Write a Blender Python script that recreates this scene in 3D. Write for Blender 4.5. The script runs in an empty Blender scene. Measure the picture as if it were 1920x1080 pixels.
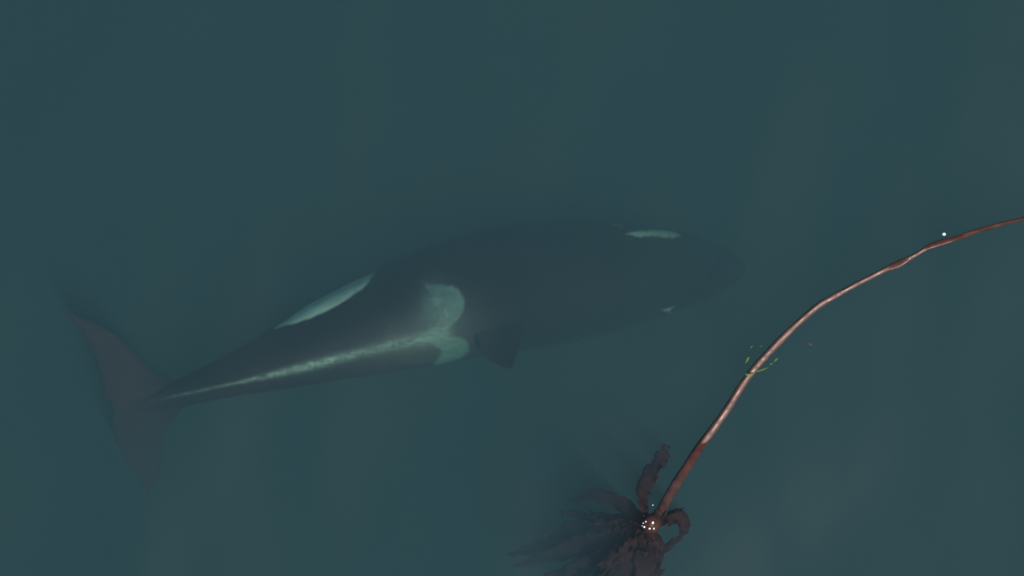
import bpy, math, random
import numpy as np
from mathutils import Vector, noise

S = bpy.context.scene
COL = S.collection
random.seed(7)

# ------------------------------------------------------------------ camera, light, exposure
CAM_H = 30.0            # drone height over the water, metres
FRAME_W = 10.0          # width of the view on the water surface, metres
cam_d = bpy.data.cameras.new('camera')
cam_d.sensor_width = 36.0
cam_d.lens = 36.0 * CAM_H / FRAME_W
cam_d.clip_start = 0.5
cam_d.clip_end = 2000.0
cam_d.dof.use_dof = True
cam_d.dof.focus_distance = CAM_H
cam_d.dof.aperture_fstop = 0.25
cam = bpy.data.objects.new('camera', cam_d)
cam.location = (0, 0, CAM_H)
COL.objects.link(cam)
S.camera = cam

sun_dir = Vector((0.30, -0.30, 0.90)).normalized()     # towards the sun
sun_el = math.asin(sun_dir.z)
sun_az = math.atan2(sun_dir.x, sun_dir.y)
w = bpy.data.worlds.new('World')
S.world = w
w.use_nodes = True
wn = w.node_tree
sky = wn.nodes.new('ShaderNodeTexSky')
sky.sky_type = 'NISHITA'
sky.sun_disc = False
sky.sun_elevation = sun_el
sky.sun_rotation = sun_az
sky.air_density = 1.0
sky.dust_density = 1.0
sky.ozone_density = 1.0
wn.nodes['Background'].inputs[1].default_value = 0.10
wn.links.new(sky.outputs[0], wn.nodes['Background'].inputs[0])

sd = bpy.data.lights.new('sun', 'SUN')
sd.energy = 3.8
sd.angle = math.radians(0.6)
sd.color = (1.0, 0.96, 0.90)
sun = bpy.data.objects.new('sun', sd)
sun.rotation_euler = sun_dir.to_track_quat('Z', 'Y').to_euler()
sun.location = (8, -9, 25)
COL.objects.link(sun)

S.view_settings.view_transform = 'Standard'
S.view_settings.look = 'None'
S.view_settings.exposure = 0.0
S.view_settings.gamma = 1.0
S.render.engine = 'CYCLES'
S.cycles.use_denoising = True
S.cycles.volume_bounces = 1
S.cycles.max_bounces = 8
S.cycles.transparent_max_bounces = 16

# ------------------------------------------------------------------ helpers
K = FRAME_W / 1920.0


def at(px, py, z=0.0):
    """a place in the 1920x1080 plan of the photograph -> metres, at height z"""
    f = K * (CAM_H - z) / CAM_H
    return Vector(((px - 960) * f, (540 - py) * f, z))


def smooth(a, b, x):
    t = np.clip((x - a) / (b - a), 0, 1)
    return t * t * (3 - 2 * t)


def catmull(pts, n):
    """resample a list of tuples by n Catmull-Rom steps per span"""
    P = np.array(pts, float)
    P = np.vstack([2 * P[0] - P[1], P, 2 * P[-1] - P[-2]])
    out = []
    for i in range(1, len(P) - 2):
        for k in range(n):
            t = k / n
            a, b, c, d = P[i - 1], P[i], P[i + 1], P[i + 2]
            out.append(0.5 * (2 * b + (c - a) * t + (2 * a - 5 * b + 4 * c - d) * t * t
                              + (3 * b - a - 3 * c + d) * t ** 3))
    out.append(P[-2])
    return np.array(out)


def tag(o, label=None, cat=None, group=None, kind=None):
    for k, v in (('label', label), ('category', cat), ('group', group), ('kind', kind)):
        if v:
            o[k] = v
    return o


def mesh_obj(name, verts, faces, mat, parent=None, smooth_shade=True, origin=None):
    verts = [Vector(v) for v in verts]
    if origin is None:
        origin = Vector((0, 0, 0)) if parent is None else parent.location
        if parent is None:
            origin = sum(verts, Vector()) / len(verts)
    me = bpy.data.meshes.new(name)
    me.from_pydata([v - origin for v in verts], [], faces)
    me.validate()
    me.update()
    if smooth_shade:
        me.polygons.foreach_set('use_smooth', [True] * len(me.polygons))
    me.materials.append(mat)
    o = bpy.data.objects.new(name, me)
    COL.objects.link(o)
    if parent is not None:
        o.parent = parent          # parts are built in the frame of their thing
    else:
        o.location = origin
    return o


def empty(name, loc):
    o = bpy.data.objects.new(name, None)
    o.empty_display_size = 0.2
    o.location = loc
    COL.objects.link(o)
    return o


def new_mat(name):
    m = bpy.data.materials.new(name)
    m.use_nodes = True
    nt = m.node_tree
    return m, nt, nt.nodes['Principled BSDF'], nt.nodes['Material Output']


# ------------------------------------------------------------------ materials
# water: a mirror-like skin on a murky green volume
def water_material():
    m = bpy.data.materials.new('sea_water')
    m.use_nodes = True
    nt = m.node_tree
    nt.nodes.clear()
    out = nt.nodes.new('ShaderNodeOutputMaterial')
    tr = nt.nodes.new('ShaderNodeBsdfTransparent')
    gl = nt.nodes.new('ShaderNodeBsdfGlossy')
    gl.inputs['Roughness'].default_value = 0.06
    fr = nt.nodes.new('ShaderNodeFresnel')
    fr.inputs['IOR'].default_value = 1.34
    mix = nt.nodes.new('ShaderNodeMixShader')
    tc = nt.nodes.new('ShaderNodeTexCoord')
    mp = nt.nodes.new('ShaderNodeMapping')
    mp.inputs['Rotation'].default_value = (0, 0, math.radians(-28))
    mp.inputs['Scale'].default_value = (1.0, 0.55, 1.0)
    n1 = nt.nodes.new('ShaderNodeTexNoise')
    n1.inputs['Scale'].default_value = 0.30
    n1.inputs['Detail'].default_value = 2.0
    n2 = nt.nodes.new('ShaderNodeTexNoise')
    n2.inputs['Scale'].default_value = 2.2
    n2.inputs['Detail'].default_value = 3.0
    b1 = nt.nodes.new('ShaderNodeBump')
    b1.inputs['Strength'].default_value = 1.0
    b1.inputs['Distance'].default_value = 0.43
    b2 = nt.nodes.new('ShaderNodeBump')
    b2.inputs['Strength'].default_value = 1.0
    b2.inputs['Distance'].default_value = 0.006
    L = nt.links.new
    L(tc.outputs['Object'], mp.inputs['Vector'])
    L(mp.outputs[0], n1.inputs['Vector'])
    L(mp.outputs[0], n2.inputs['Vector'])
    L(n1.outputs['Fac'], b1.inputs['Height'])
    L(n2.outputs['Fac'], b2.inputs['Height'])
    L(b1.outputs[0], b2.inputs['Normal'])
    L(b2.outputs[0], gl.inputs['Normal'])
    L(b2.outputs[0], fr.inputs['Normal'])
    L(fr.outputs[0], mix.inputs['Fac'])
    L(tr.outputs[0], mix.inputs[1])
    L(gl.outputs[0], mix.inputs[2])
    L(mix.outputs[0], out.inputs['Surface'])
    vs = nt.nodes.new('ShaderNodeVolumeScatter')
    vs.inputs['Color'].default_value = (0.38, 0.745, 1.0, 1)
    vs.inputs['Density'].default_value = 0.205
    vs.inputs['Anisotropy'].default_value = 0.0
    va = nt.nodes.new('ShaderNodeVolumeAbsorption')
    va.inputs['Color'].default_value = (0.0, 0.36, 0.27, 1)
    va.inputs['Density'].default_value = 0.52
    ad = nt.nodes.new('ShaderNodeAddShader')
    L(vs.outputs[0], ad.inputs[0])
    L(va.outputs[0], ad.inputs[1])
    L(ad.outputs[0], out.inputs['Volume'])
    return m


def seabed_material():
    m, nt, p, out = new_mat('seabed_mud')
    n = nt.nodes.new('ShaderNodeTexNoise')
    n.inputs['Scale'].default_value = 0.6
    n.inputs['Detail'].default_value = 6
    r = nt.nodes.new('ShaderNodeValToRGB')
    r.color_ramp.elements[0].color = (0.03, 0.035, 0.03, 1)
    r.color_ramp.elements[1].color = (0.09, 0.085, 0.06, 1)
    nt.links.new(n.outputs['Fac'], r.inputs[0])
    nt.links.new(r.outputs[0], p.inputs['Base Color'])
    p.inputs['Roughness'].default_value = 0.9
    return m


def skin_material():
    m, nt, p, out = new_mat('orca_skin')
    a = nt.nodes.new('ShaderNodeAttribute')
    a.attribute_name = 'skin'
    n = nt.nodes.new('ShaderNodeTexNoise')
    n.inputs['Scale'].default_value = 9.0
    n.inputs['Detail'].default_value = 5.0
    mr = nt.nodes.new('ShaderNodeMapRange')
    mr.inputs['From Min'].default_value = 0.3
    mr.inputs['From Max'].default_value = 0.7
    mr.inputs['To Min'].default_value = 0.85
    mr.inputs['To Max'].default_value = 1.1
    mx = nt.nodes.new('ShaderNodeVectorMath')
    mx.operation = 'SCALE'
    tc = nt.nodes.new('ShaderNodeTexCoord')
    nt.links.new(tc.outputs['Object'], n.inputs['Vector'])
    nt.links.new(n.outputs['Fac'], mr.inputs['Value'])
    nt.links.new(a.outputs['Color'], mx.inputs[0])
    nt.links.new(mr.outputs[0], mx.inputs['Scale'])
    nt.links.new(mx.outputs[0], p.inputs['Base Color'])
    p.inputs['Roughness'].default_value = 0.6
    p.inputs['Specular IOR Level'].default_value = 0.04
    return m


def kelp_material(name, dark, light, rough, spec, coat=0.0, scale=14.0, stretch=None):
    m, nt, p, out = new_mat(name)
    tc = nt.nodes.new('ShaderNodeTexCoord')
    n = nt.nodes.new('ShaderNodeTexNoise')
    n.inputs['Scale'].default_value = scale
    n.inputs['Detail'].default_value = 8.0
    n.inputs['Roughness'].default_value = 0.68
    r = nt.nodes.new('ShaderNodeValToRGB')
    r.color_ramp.elements[0].position = 0.3
    r.color_ramp.elements[0].color = (*dark, 1)
    r.color_ramp.elements[1].position = 0.7
    r.color_ramp.elements[1].color = (*light, 1)
    nt.links.new(tc.outputs['Object'], n.inputs['Vector'])
    nt.links.new(n.outputs['Fac'], r.inputs[0])
    nt.links.new(r.outputs[0], p.inputs['Base Color'])
    n3 = nt.nodes.new('ShaderNodeTexNoise')
    n3.inputs['Scale'].default_value = scale * 2.2
    n3.inputs['Detail'].default_value = 4.0
    rr_ = nt.nodes.new('ShaderNodeMapRange')
    rr_.inputs['From Min'].default_value = 0.3
    rr_.inputs['From Max'].default_value = 0.7
    rr_.inputs['To Min'].default_value = rough - .07
    rr_.inputs['To Max'].default_value = rough + .16
    nt.links.new(tc.outputs['Object'], n3.inputs['Vector'])
    nt.links.new(n3.outputs['Fac'], rr_.inputs['Value'])
    nt.links.new(rr_.outputs[0], p.inputs['Roughness'])
    # only what stands out of the water is glossy: below the surface the wet skin has the water's own index
    ge = nt.nodes.new('ShaderNodeNewGeometry')
    sx = nt.nodes.new('ShaderNodeSeparateXYZ')
    mr = nt.nodes.new('ShaderNodeMapRange')
    mr.inputs['From Min'].default_value = -0.003
    mr.inputs['From Max'].default_value = 0.004
    mr.inputs['To Min'].default_value = 0.03
    mr.inputs['To Max'].default_value = spec
    nt.links.new(ge.outputs['Position'], sx.inputs[0])
    nt.links.new(sx.outputs['Z'], mr.inputs['Value'])
    nt.links.new(mr.outputs[0], p.inputs['Specular IOR Level'])
    p.inputs['Specular Tint'].default_value = (1.0, 0.86, 0.77, 1)
    p.inputs['Coat Weight'].default_value = coat
    p.inputs['Coat Roughness'].default_value = 0.25
    return m


M_WATER = water_material()
M_BED = seabed_material()
M_SKIN = skin_material()
M_STIPE = kelp_material('kelp_stipe', (0.040, 0.014, 0.012), (0.125, 0.048, 0.036), 0.46, 0.8, 0.0, 9.0)
M_BULB = kelp_material('kelp_bulb', (0.05, 0.022, 0.016), (0.085, 0.04, 0.03), 0.45, 0.4, 0.0, 20.0)
M_BLADE = kelp_material('kelp_blade', (0.012, 0.007, 0.008), (0.038, 0.018, 0.018), 0.6, 0.15, 0.0, 11.0)
M_GRASS = kelp_material('eelgrass', (0.07, 0.13, 0.03), (0.20, 0.26, 0.07), 0.45, 0.5, 0.0, 30.0)
M_FLECK = kelp_material('brown_fleck', (0.10, 0.05, 0.03), (0.2, 0.1, 0.06), 0.6, 0.3, 0.0, 30.0)
M_GLINT = kelp_material('glint_white', (0.85, 0.83, 0.84), (0.95, 0.93, 0.94), 0.15, 0.6, 0.0, 30.0)  # near-white colour stands in for sun glints on the water

# ------------------------------------------------------------------ the setting: water body and seabed
H, D = 300.0, 16.0
v = [(-H, -H, -D), (H, -H, -D), (H, H, -D), (-H, H, -D), (-H, -H, 0), (H, -H, 0), (H, H, 0), (-H, H, 0)]
f = [(0, 3, 2, 1), (4, 5, 6, 7), (0, 1, 5, 4), (1, 2, 6, 5), (2, 3, 7, 6), (3, 0, 4, 7)]
water = mesh_obj('water', v, f, M_WATER, smooth_shade=False, origin=Vector((0, 0, 0)))
tag(water, kind='structure')

gv, gf, N = [], [], 60
for j in range(N + 1):
    for i in range(N + 1):
        x, y = (i / N - .5) * 2 * (H + 20), (j / N - .5) * 2 * (H + 20)
        gv.append((x, y, -13.0 + 1.2 * noise.noise(Vector((x * .03, y * .03, 0)))))
for j in range(N):
    for i in range(N):
        a = j * (N + 1) + i
        gf.append((a, a + 1, a + N + 2, a + N + 1))
bed = mesh_obj('seabed', gv, gf, M_BED, origin=Vector((0, 0, 0)))
tag(bed, kind='structure')

# ------------------------------------------------------------------ orca
ZR = -1.4                                   # level at which the plan of the animal is measured
FR = K * (CAM_H - ZR) / CAM_H               # metres per plan unit there


def loft(rings, verts, faces):
    """close a list of equal rings into one shell"""
    n = len(rings[0])
    b = len(verts)
    for r in rings:
        verts.extend(r)
    for i in range(len(rings) - 1):
        for k in range(n):
            faces.append((b + i * n + k, b + i * n + (k + 1) % n, b + (i + 1) * n + (k + 1) % n, b + (i + 1) * n + k))
    faces.append(tuple(b + k for k in range(n))[::-1])
    e = b + (len(rings) - 1) * n
    faces.append(tuple(e + k for k in range(n)))


# plan x, plan y, half width, half height (plan units), depth of the axis (m), roll (deg, back towards the photo's bottom)
ST = [
    (262, 758, 9, 10, -1.2, 10), (290, 752, 16, 16, -1.2, 12), (330, 741, 24, 28, -1.2, 14),
    (400, 716, 33, 44, -1.25, 16), (500, 682, 51, 62, -1.22, 19), (600, 644, 74, 80, -1.30, 23),
    (700, 611, 91, 98, -1.42, 27), (800, 580, 107, 111, -1.58, 30), (900, 551, 117, 119, -1.70, 30),
    (1000, 534, 121, 119, -1.86, 26), (1100, 521, 116, 112, -1.96, 20), (1200, 511, 95, 98, -2.05, 14),
    (1260, 508, 80, 84, -2.10, 11), (1320, 505, 61, 66, -2.16, 9), (1365, 503, 43, 47, -2.2, 8),
    (1392, 502, 25, 28, -2.22, 8), (1405, 502, 10, 12, -2.23, 8), (1409, 502, 2, 2, -2.23, 8)]
ax = catmull(ST, 8)


def axis_pt(r):
    return Vector(((r[0] - 960) * FR, (540 - r[1]) * FR, r[4]))


cen = [axis_pt(r) for r in ax]
rings, NR = [], 48
frames = []
for i, r in enumerate(ax):
    t = (cen[min(i + 1, len(ax) - 1)] - cen[max(i - 1, 0)]).normalized()
    left = Vector((-t.y, t.x, 0)).normalized()
    up = t.cross(left)
    ro = math.radians(r[5])
    back = up * math.cos(ro) - left * math.sin(ro)      # the dorsal direction, leaning to the photo's bottom
    side = left * math.cos(ro) + up * math.sin(ro)
    frames.append((cen[i], t, side, back))
    a, b = r[2] * FR, r[3] * FR
    ring = []
    for k in range(NR):
        th = 2 * math.pi * k / NR
        c, s_ = math.cos(th), math.sin(th)
        ridge = 1.0 + 0.05 * max(0, c) ** 8
        ring.append(cen[i] + side * (a * s_) + back * (b * c * ridge))
    rings.append(ring)
V, F = [], []
loft(rings, V, F)

# flukes: pairs (leading edge, trailing edge) from tip to tip
FL = [((121, 581), (128, 588), -1.20, .8), ((165, 596), (152, 614), -1.20, 1.2), ((212, 620), (176, 652), -1.20, 2.0),
      ((258, 660), (194, 700), -1.20, 3.0), ((296, 698), (204, 742), -1.20, 4.6), ((345, 722), (218, 764), -1.22, 6.0),
      ((345, 762), (210, 790), -1.32, 4.6), ((308, 812), (214, 826), -1.48, 3.2), ((300, 856), (228, 868), -1.66, 2.2),
      ((288, 900), (248, 906), -1.80, 1.3), ((268, 936), (263, 934), -1.92, .5)]
fl = catmull([(a[0], a[1], b[0], b[1], z, t) for a, b, z, t in FL], 5)
rr = []
for r in fl:
    A = Vector(((r[0] - 960) * FR, (540 - r[1]) * FR, r[4]))
    B = Vector(((r[2] - 960) * FR, (540 - r[3]) * FR, r[4]))
    th = r[5] * 0.011 + 0.009
    ring = []
    for k in range(16):
        an = 2 * math.pi * k / 16
        u = (1 - math.cos(an)) / 2
        prof = math.sin(an) * (1.25 - 0.5 * u)
        ring.append(A.lerp(B, u) + Vector((0, 0, th * prof)))
    rr.append(ring)
loft(rr, V, F)


def fin(root_i0, root_i1, off0, direc, length, sweep, chord_tip, thick, bend=0.0, start=0.55):
    """a fin whose root runs along the axis between two stations"""
    p0, p1 = root_i0, root_i1
    ring_list = []
    n = 14
    for j in range(n + 1):
        u = j / n
        # chord shrinks to the tip, trailing edge is concave
        a0 = p0.lerp(p0 + (p1 - p0) * 0.15, u)
        ctr_front = p1 + direc * (length * u) - (p1 - p0).normalized() * (sweep * u ** 1.25)
        chord = (p1 - p0).length * (1 - u) ** 0.75 * (1 - chord_tip) + chord_tip * (p1 - p0).length * (1 - u ** 4)
        rear = ctr_front - (p1 - p0).normalized() * max(chord, 0.012)
        nrm = direc.cross((p1 - p0).normalized()).normalized()
        th = thick * (1 - 0.75 * u)
        ring = []
        for k in range(14):
            an = 2 * math.pi * k / 14
            q = (1 - math.cos(an)) / 2
            ring.append(ctr_front.lerp(rear, q) + nrm * (th * math.sin(an) * (1.2 - .5 * q)) + nrm * bend * u * u)
        ring_list.append(ring)
    loft(ring_list, V, F)


def near_x(px):
    return min(range(len(ax)), key=lambda i: abs(ax[i][0] - px))


# dorsal fin on the back, just ahead of the grey saddle
c0, t0, s0, b0 = frames[near_x(846)]
c1, t1, s1, b1 = frames[near_x(950)]
p0 = c0 + b0 * (ax[near_x(846)][3] * FR * 0.90)
p1 = c1 + b1 * (ax[near_x(950)][3] * FR * 0.90)
fin(p0, p1, 0, (b0 * 0.90 - s0 * 0.52).normalized(), 0.60, 0.36, 0.42, 0.06)
# flippers, held low and back under the chest
for sgn in (1, -1):
    c0, t0, s0, b0 = frames[near_x(1105)]
    c1, t1, s1, b1 = frames[near_x(1175)]
    q0 = c0 + s0 * sgn * 0.34 - b0 * 0.36
    q1 = c1 + s1 * sgn * 0.32 - b1 * 0.34
    fin(q0, q1, 0, (s0 * sgn * (0.02 if sgn > 0 else 0.2) - b0 * 0.85 - t0 * 0.45).normalized(), 0.85, 0.10, 0.60, 0.045)

me = bpy.data.meshes.new('orca_raw')
me.from_pydata(V, [], F)
me.update()
tmp = bpy.data.objects.new('orca_raw', me)
COL.objects.link(tmp)
md = tmp.modifiers.new('r', 'REMESH')
md.mode = 'VOXEL'
md.voxel_size = 0.0135
ms = tmp.modifiers.new('s', 'SMOOTH')
ms.factor = 0.5
ms.iterations = 3
bpy.context.view_layer.update()
dg = bpy.context.evaluated_depsgraph_get()
body = bpy.data.meshes.new_from_object(tmp.evaluated_get(dg))
bpy.data.objects.remove(tmp)
body.name = 'orca'

nv = len(body.vertices)
co = np.empty(nv * 3, np.float32)
body.vertices.foreach_get('co', co)
co = co.reshape(-1, 3).astype(float)
no = np.empty(nv * 3, np.float32)
body.vertices.foreach_get('normal', no)
no = no.reshape(-1, 3).astype(float)
PX = 960 + co[:, 0] / FR                  # plan of the animal as seen on its back
PY = 540 - co[:, 1] / FR


def dist_poly(poly):
    """signed distance to a closed outline, negative inside"""
    d = np.full(nv, 1e9)
    inside = np.zeros(nv, bool)
    n = len(poly)
    for i in range(n):
        x0, y0 = poly[i]
        x1, y1 = poly[(i + 1) % n]
        ex, ey = x1 - x0, y1 - y0
        t = np.clip(((PX - x0) * ex + (PY - y0) * ey) / (ex * ex + ey * ey + 1e-9), 0, 1)
        d = np.minimum(d, np.hypot(PX - x0 - t * ex, PY - y0 - t * ey))
        cr = ((y0 > PY) != (y1 > PY)) & (PX < (x1 - x0) * (PY - y0) / ((y1 - y0) if y1 != y0 else 1e-9) + x0)
        inside ^= cr
    return np.where(inside, -d, d)


def dist_line(line):
    """distance to an open line, and how far along it (0..1)"""
    d = np.full(nv, 1e9)
    s = np.zeros(nv)
    n = len(line) - 1
    for i in range(n):
        x0, y0 = line[i]
        x1, y1 = line[i + 1]
        ex, ey = x1 - x0, y1 - y0
        t = np.clip(((PX - x0) * ex + (PY - y0) * ey) / (ex * ex + ey * ey), 0, 1)
        q = np.hypot(PX - x0 - t * ex, PY - y0 - t * ey)
        m = q < d
        d = np.where(m, q, d)
        s = np.where(m, PX, s)
    return d, s


def vnoise(sx, sy, seed):
    return np.array([noise.noise(Vector((x * sx, y * sy, seed))) for x, y in zip(PX, PY)])


wob = vnoise(0.05, 0.05, 1.0)
fine = vnoise(0.16, 0.16, 5.0)
fine2 = vnoise(0.055, 0.30, 9.0)
base = np.array([0.016, 0.016, 0.020])
colr = np.tile(base, (nv, 1))


def paint(mask, c):
    global colr
    c = np.array(c)
    colr = colr * (1 - mask[:, None]) + c * mask[:, None]


up = no[:, 2]
top = smooth(-0.05, 0.2, up)
# white flank blaze, carried down round the belly
d = dist_poly([(519, 615), (545, 596), (575, 572), (600, 556), (625, 543), (655, 530), (680, 520), (702, 512),
               (694, 528), (680, 543), (660, 557), (640, 570), (615, 583), (590, 594), (565, 603), (545, 608)])
paint(smooth(3, -3, d + wob * 2), (0.70, 0.93, 0.86))
under = smooth(0.0, -0.35, up) * smooth(470, 600, PX) * smooth(1320, 1180, PX)
paint(under * smooth(0.25, -.2, wob), (0.60, 0.62, 0.60))
# grey saddle: two lobes that open ahead towards the fin
d = dist_poly([(812, 534), (850, 536), (866, 547), (873, 566), (870, 584), (858, 602), (842, 616), (828, 628),
               (800, 640), (775, 640), (790, 628), (815, 614), (825, 598), (822, 575), (812, 555), (793, 528)])
sad1 = smooth(4, -4, d + fine * 5)
sad1 = smooth(3, -4, d + fine * 3)
paint(np.clip(sad1 * top * (0.70 + 0.22 * fine2 + 0.18 * wob + .25 * smooth(815, 866, PX)), 0, 1), (0.13, 0.25, 0.24))
sm = np.exp(-((PX - 815) / 24) ** 2 - ((PY - 576) / 40) ** 2) * 0.78      # smoky rear border
paint(np.clip(sm * top * (1 + fine2 * .5), 0, 1), (0.10, 0.19, 0.185))
d = dist_poly([(790, 632), (830, 628), (866, 632), (879, 642), (879, 658), (866, 670), (845, 678), (812, 687),
               (824, 670), (830, 656), (815, 646)])
paint(smooth(4, -4, d + fine * 3) * smooth(-0.2, 0.15, up) * (0.85 + 0.25 * fine2), (0.13, 0.30, 0.25))
# pale streak along the ridge of the back down to the flukes
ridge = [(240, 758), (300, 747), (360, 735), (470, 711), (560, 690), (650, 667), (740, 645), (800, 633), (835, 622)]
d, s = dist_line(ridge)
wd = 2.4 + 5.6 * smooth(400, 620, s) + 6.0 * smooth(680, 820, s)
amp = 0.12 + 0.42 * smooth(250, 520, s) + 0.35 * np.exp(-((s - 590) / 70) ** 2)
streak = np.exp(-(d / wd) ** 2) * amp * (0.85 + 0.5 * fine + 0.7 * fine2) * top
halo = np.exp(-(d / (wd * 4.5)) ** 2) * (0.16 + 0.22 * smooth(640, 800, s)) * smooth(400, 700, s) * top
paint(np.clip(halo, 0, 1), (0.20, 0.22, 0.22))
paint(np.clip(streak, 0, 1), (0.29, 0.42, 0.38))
# short scratches
for ln, wq, am in ([[(836, 580), (841, 594)], 1.8, .25], [[(817, 562), (828, 563), (820, 570)], 3.5, .18],
                   [[(145, 611), (148, 614)], 2.5, .5], [[(213, 627), (219, 628)], 2.5, .6],
                   [[(212, 652), (219, 652)], 2.2, .3], [[(1150, 419), (1168, 422)], 2.2, .3]):
    d, s = dist_line(ln)
    paint(np.clip(np.exp(-(d / wq) ** 2) * am, 0, 1), (0.5, 0.55, 0.53))
# eye patches
d = dist_poly([(1176, 438), (1196, 433), (1225, 431), (1258, 430), (1270, 432), (1281, 440), (1270, 444), (1250, 444),
               (1226, 441), (1205, 443), (1192, 442)])
paint(smooth(2, -2, d + fine * 3), (0.68, 0.86, 0.80))
paint(smooth(2, -2, d + 1) * np.exp(-((PX - 1268) / 9) ** 2) * (PY < 441), (0.9, 0.92, 0.9))
d = dist_poly([(1246, 582), (1256, 579), (1269, 575), (1263, 583), (1264, 589), (1259, 588), (1256, 585)])
paint(smooth(2, -2, d), (0.6, 0.62, 0.6))
# flukes and tail stock are a little browner and paler
paint(smooth(360, 260, PX) * 0.9, (0.050, 0.026, 0.034))

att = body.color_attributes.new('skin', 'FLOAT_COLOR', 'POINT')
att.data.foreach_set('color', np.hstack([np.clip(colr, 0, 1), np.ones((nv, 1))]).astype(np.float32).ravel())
org = co.mean(axis=0)
body.vertices.foreach_set('co', (co - org).astype(np.float32).ravel())
body.polygons.foreach_set('use_smooth', [True] * len(body.polygons))
body.materials.clear()
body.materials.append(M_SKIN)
body.update()
orca = bpy.data.objects.new('orca', body)
orca.location = Vector(org)
COL.objects.link(orca)
tag(orca, 'black and white orca swimming just under the green water, grey saddle behind its dorsal fin', 'orca')

# ------------------------------------------------------------------ bull kelp
BULB = at(1222, 983, -0.03)
kelp = empty('bull_kelp', BULB)
tag(kelp, 'long red-brown bull kelp stalk with bulb and dark blades floating at the surface', 'kelp')

# plan x, plan y, half width across, half thickness, height
KS = [(1990, 382, 3.0, 2.6, -0.09), (1920, 409, 3.4, 3.0, -0.07), (1870, 422, 3.8, 3.2, -0.05), (1820, 437, 4.2, 3.4, -0.032),
      (1792, 447, 5.2, 3.4, -0.020), (1765, 455, 6.3, 3.4, -0.018), (1742, 463, 5.2, 3.6, -0.016), (1720, 476, 3.7, 3.8, -0.006), (1702, 486, 5.6, 4.2, -0.012),
      (1683, 496, 7.4, 4.2, -0.016), (1664, 504, 5.6, 4.4, -0.014), (1645, 513, 4.6, 4.4, -0.005), (1600, 536, 5.1, 4.8, -0.005), (1560, 558, 5.5, 5.2, -0.005),
      (1535, 573, 5.9, 5.4, -0.005), (1506, 597, 6.1, 5.7, -0.005), (1478, 623, 6.5, 6.0, -0.005), (1445, 657, 6.9, 6.3, -0.005),
      (1417, 688, 6.9, 6.5, -0.006), (1393, 720, 7.0, 6.7, -0.006), (1364, 766, 7.4, 7.0, -0.007), (1336, 806, 7.7, 7.4, -0.014),
      (1312, 838, 8.3, 8.0, -0.055), (1290, 872, 9.2, 9.0, -0.18), (1266, 910, 9.8, 9.4, -0.27), (1247, 943, 9.6, 9.2, -0.26),
      (1237, 962, 8.6, 8.6, -0.19)]
ks = catmull(KS, 8)
vv, ff, rings = [], [], []
NK = 20
for i, r in enumerate(ks):
    c = at(r[0], r[1], r[4])
    a = ks[max(i - 1, 0)]
    b = ks[min(i + 1, len(ks) - 1)]
    t = (at(b[0], b[1], b[4]) - at(a[0], a[1], a[4])).normalized()
    l = Vector((-t.y, t.x, 0)).normalized()
    u = t.cross(l)
    if u.z < 0:
        u = -u
    wob_ = 1 + 0.16 * noise.noise(Vector((i * 0.17, 3.1, 0))) + 0.08 * noise.noise(Vector((i * 0.6, 8.1, 0)))
    ring = []
    for k in range(NK):
        an = 2 * math.pi * k / NK
        bump = 1 + 0.05 * noise.noise(Vector((i * 0.35, math.cos(an) * 1.5, math.sin(an) * 1.5)))
        ca, sa = math.cos(an), math.sin(an)
        ex = 2 / 2.9                               # a slightly squared, slightly rolled section
        qa, qb = math.copysign(abs(ca) ** ex, ca), math.copysign(abs(sa) ** ex, sa)
        ro = math.radians(-15 + 16 * noise.noise(Vector((i * .13, 0, 7))) + (38 if r[2] > r[3] * 1.3 else 0))
        l2, u2 = l * math.cos(ro) + u * math.sin(ro), u * math.cos(ro) - l * math.sin(ro)
        ring.append(c + l2 * (qa * r[2] * .96 * K * wob_ * bump) + u2 * (qb * r[3] * .92 * K * wob_ * bump) - kelp.location)
    rings.append(ring)
loft(rings, vv, ff)
part = mesh_obj('stipe', [Vector(q) for q in vv], ff, M_STIPE, kelp, origin=Vector((0, 0, 0)))

# bulb: a pear of which the neck meets the stipe
vv, ff, rings = [], [], []
axd = (at(1236, 962, -0.15) - at(1222, 983, -0.06)).normalized()
l = Vector((-axd.y, axd.x, 0)).normalized()
u = axd.cross(l)
for i in range(25):
    q = i / 24
    x = -19 + 50 * q
    rad = 18.5 * math.sqrt(max(0.0, 1 - (min(x, 0) / 19.2) ** 2)) if x < 0 else 18.5 - 9.2 * float(smooth(0, 26, x))
    ring = []
    for k in range(24):
        an = 2 * math.pi * k / 24
        dv = l * math.cos(an) + u * math.sin(an)
        bp = 1 + 0.05 * noise.noise(dv * 2 + Vector((x * .1, 0, 0)))
        ring.append(axd * (x * K) + dv * (max(rad, .4) * K * bp) + Vector((0, 0, -0.065)))
    rings.append(ring)
loft(rings, vv, ff)
mesh_obj('bulb', vv, ff, M_BULB, kelp, origin=Vector((0, 0, 0)))


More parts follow.
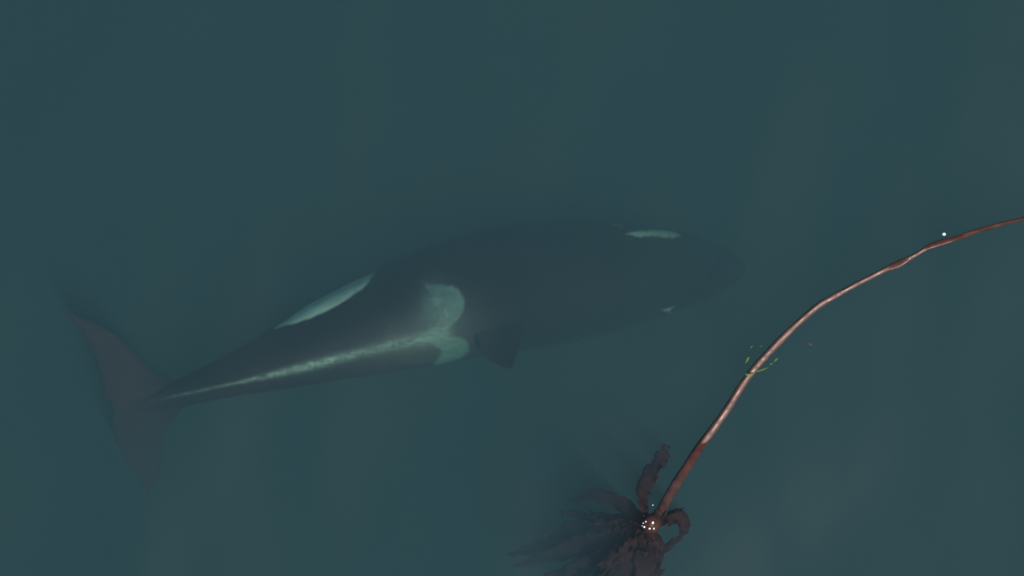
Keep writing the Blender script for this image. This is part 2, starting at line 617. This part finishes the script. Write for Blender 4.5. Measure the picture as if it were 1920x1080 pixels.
def ribbon(name, pts, mat, parent, thick=0.006, seed=0.0, ruffle=0.02, n=9, cols=7, twist=0.0):
    """a leaf-like strip. pts: (plan x, plan y, height, half width in plan units)"""
    c = catmull(pts, n)
    verts, faces = [], []
    m = len(c)
    P = [at(r[0], r[1], r[2]) for r in c]
    for side in (1, -1):
        for i, r in enumerate(c):
            t = (P[min(i + 1, m - 1)] - P[max(i - 1, 0)]).normalized()
            lft = Vector((-t.y, t.x, 0)).normalized()
            tw = twist * math.sin(i * 0.21 + seed)
            lft = (lft * math.cos(tw) + Vector((0, 0, 1)) * math.sin(tw)).normalized()
            nn = t.cross(lft).normalized()
            for k in range(cols):
                q = k / (cols - 1) * 2 - 1
                hw = r[3] * K * (1 + .12 * noise.noise(Vector((i * .3, q * .5 + seed, 2))))
                z = ruffle * q * abs(q) * noise.noise(Vector((i * 0.42, q * 1.3, seed))) * 2
                v_ = P[i] + lft * (q * hw) + nn * (z + side * thick * .5 * (1 - .7 * abs(q)))
                verts.append(v_)
    off = m * cols
    for i in range(m - 1):
        for k in range(cols - 1):
            a = i * cols + k
            faces.append((a, a + 1, a + cols + 1, a + cols))
            a += off
            faces.append((a, a + cols, a + cols + 1, a + 1))
    for i in range(m - 1):
        for k in (0, cols - 1):
            a = i * cols + k
            q = (a, a + cols, a + cols + off, a + off)
            faces.append(q if k == 0 else q[::-1])
    for i in (0, m - 1):
        for k in range(cols - 1):
            a = i * cols + k
            q = (a, a + 1, a + 1 + off, a + off)
            faces.append(q[::-1] if i == 0 else q)
    if parent is not None:
        verts = [x - parent.location for x in verts]
        return mesh_obj(name, verts, faces, mat, parent, origin=Vector((0, 0, 0)))
    return mesh_obj(name, verts, faces, mat)


BL = [
    [(1214, 972, -.10, 5), (1205, 935, -.22, 12), (1218, 892, -.34, 16), (1238, 862, -.42, 15), (1246, 843, -.46, 10), (1242, 832, -.48, 3)],
    [(1230, 984, -.08, 5), (1252, 976, -.13, 9), (1272, 970, -.19, 12), (1283, 984, -.27, 12), (1279, 1003, -.34, 7), (1260, 1017, -.40, 7), (1240, 1036, -.46, 8), (1222, 1062, -.54, 6)],
    [(1232, 980, -.10, 5), (1256, 966, -.18, 8), (1275, 963, -.26, 9), (1286, 978, -.36, 5), (1289, 992, -.42, 2)],
    [(1220, 994, -.10, 6), (1224, 1020, -.20, 16), (1216, 1052, -.30, 22), (1200, 1090, -.40, 22), (1180, 1140, -.55, 16), (1170, 1170, -.6, 3)],
    [(1214, 992, -.12, 6), (1200, 1018, -.28, 18), (1180, 1050, -.42, 24), (1150, 1085, -.55, 24), (1110, 1120, -.7, 14), (1080, 1140, -.8, 2)],
    [(1210, 988, -.16, 6), (1185, 1006, -.36, 18), (1150, 1030, -.54, 26), (1105, 1055, -.72, 26), (1050, 1078, -.90, 18), (1000, 1092, -1.1, 3)],
    [(1208, 984, -.18, 6), (1175, 990, -.42, 18), (1135, 1000, -.62, 26), (1085, 1022, -.84, 28), (1025, 1046, -1.05, 22), (960, 1062, -1.3, 2)],
    [(1210, 978, -.16, 5), (1185, 958, -.38, 16), (1155, 940, -.56, 20), (1118, 930, -.75, 18), (1070, 940, -.98, 3)],
    [(1226, 994, -.12, 5), (1234, 1016, -.24, 12), (1232, 1046, -.36, 14), (1220, 1080, -.48, 14), (1210, 1120, -.6, 4)],
    [(1212, 990, -.22, 6), (1190, 1030, -.48, 22), (1160, 1075, -.70, 28), (1140, 1125, -.9, 20), (1125, 1165, -1.0, 3)],
    [(1210, 990, -.26, 6), (1165, 1015, -.58, 26), (1115, 1050, -.86, 32), (1060, 1090, -1.1, 26), (1010, 1130, -1.35, 3)],
    [(1208, 982, -.22, 6), (1165, 975, -.52, 20), (1115, 980, -.80, 26), (1060, 1000, -1.05, 26), (1000, 1025, -1.3, 18), (950, 1040, -1.5, 3)],
    [(1214, 994, -.2, 6), (1205, 1030, -.45, 22), (1188, 1070, -.62, 26), (1165, 1110, -.8, 20), (1150, 1150, -.9, 3)],
]
for i, pts in enumerate(BL):
    wf = 1.0 if i < 3 else 0.74
    ribbon('blade', [(a, b, c, h * wf) for a, b, c, h in pts], M_BLADE, kelp, seed=i * 3.7, ruffle=0.05, twist=0.6)
rb = random.Random(11)
for i in range(13):                       # thinner ribbons tangled between the broad ones
    a0 = math.radians(168 + i * 9.5 + rb.uniform(-5, 5))
    L_, drop, curl = rb.uniform(110, 215), rb.uniform(.55, .95), rb.uniform(-.55, .55)
    pts, x, y, an = [], 1214.0 + rb.uniform(-5, 6), 990.0 + rb.uniform(-5, 4), a0
    for k in range(7):
        q = k / 6
        pts.append((x, y, -.10 - drop * q, (3 + 9 * math.sin(math.pi * min(1, q * 1.05 + .05)) ) * rb.uniform(.8, 1.15)))
        an += curl / 6 + rb.uniform(-.16, .16)
        x += math.cos(an) * L_ / 6
        y -= math.sin(an) * L_ / 6
    ribbon('blade', pts, M_BLADE, kelp, seed=50 + i * 2.3, ruffle=0.06, twist=0.9)

# ------------------------------------------------------------------ eelgrass and small drift
g = 'green eelgrass scraps drifting beside the kelp stalk'
o = ribbon('eelgrass_strand', [(1397, 700, 0.034, 1.0), (1401, 703, 0.050, 2.4), (1406, 703, 0.052, 2.6), (1410, 701, 0.042, 2.0),
                               (1414, 698, 0.008, 1.4), (1420, 696, -.05, 1.4), (1430, 693, -.08, 1.6), (1440, 689, -.12, .8)],
           M_GRASS, None, thick=0.004, ruffle=0.0, cols=3)
tag(o, 'bright green eelgrass strand draped across the kelp stalk', 'eelgrass', g)
for pts, lab in (
        ([(1397, 682, -.10, .8), (1400, 677, -.06, 2.0), (1403, 671, -.05, 1.8), (1405, 668, -.09, .6)],
         'green eelgrass scrap floating left of the kelp stalk, above the draped strand'),
        ([(1449, 679, -.16, .7), (1453, 676, -.12, 1.8), (1457, 673, -.12, 1.5), (1460, 671, -.16, .5)],
         'green eelgrass scrap farthest right of the kelp stalk'),
        ([(1443, 684, -.12, .8), (1446, 682, -.11, 1.5), (1449, 681, -.12, .7)],
         'faint tiny eelgrass speck between two longer scraps right of the stalk'),
        ([(1406, 653, -.07, .6), (1409, 650, -.05, 1.2), (1412, 648, -.07, .5)],
         'faint eelgrass speck above the scraps, left of the stalk'),
        ([(1424, 649, -.04, .5), (1427, 649, -.03, .9), (1429, 648, -.04, .4)],
         'faint eelgrass dot close to the upper left side of the stalk')):
    o = ribbon('eelgrass_scrap', pts, M_GRASS, None, thick=0.003, ruffle=0.0, cols=3)
    tag(o, lab, 'eelgrass', g)
o = ribbon('drift_fleck', [(1513, 644, -.34, .9), (1518, 645, -.33, 1.9), (1523, 647, -.34, .7)], M_FLECK, None, thick=0.003, ruffle=0, cols=3)
tag(o, 'faint brown fleck drifting alone right of the kelp stalk', 'fleck')


def glint_blob(px, py, r, lab, group, z=0.0):  # small white blob added in place of a sun glint on the water
    vs, fs, rg = [], [], []
    c = at(px, py, z)
    R = r * K * .88
    sx, sy, rz = random.uniform(.8, 1.3), random.uniform(.75, 1.1), random.uniform(0, 3)
    rings = []
    for i in range(9):
        ph = math.pi * (0.02 + 0.96 * i / 8)
        rings.append([c + Vector((math.cos(2 * math.pi * k / 14 + rz) * math.sin(ph) * R * sx,
                                  math.sin(2 * math.pi * k / 14 + rz) * math.sin(ph) * R * sy,
                                  -math.cos(ph) * R * .7)) for k in range(14)])
    loft(rings, vs, fs)
    o = mesh_obj('glint_blob', vs, fs, M_GLINT)
    tag(o, lab, 'glint_blob', group)


glint_blob(1770, 439, 4.2, 'white sun-glint blob standing alone above the upper end of the kelp stalk', 'sun-glint blobs on the water', .01)
gb = 'sun-glint blobs on the water'
for px, py, r, lab in ((1224, 980, 3.2, 'largest white sun-glint blob on top of the kelp bulb'),
                       (1211, 978, 1.9, 'small white sun-glint blob at the top of the cluster left of the bulb'),
                       (1206, 981, 1.5, 'tiny white sun-glint blob at the left edge of the cluster beside the bulb'),
                       (1208, 988, 2.2, 'white sun-glint blob at the bottom of the cluster left of the bulb'),
                       (1204, 986, 1.1, 'tiniest sun-glint blob in the cluster left of the bulb'),
                       (1218, 991, 2.3, 'white sun-glint blob under the bulb, left one of a pair'),
                       (1226, 991, 2.1, 'white sun-glint blob under the bulb, right one of a pair'),
                       (1224, 947, 1.6, 'dim sun-glint blob beside the neck of the kelp stalk')):
    glint_blob(px, py, r, lab, gb, 0.004)
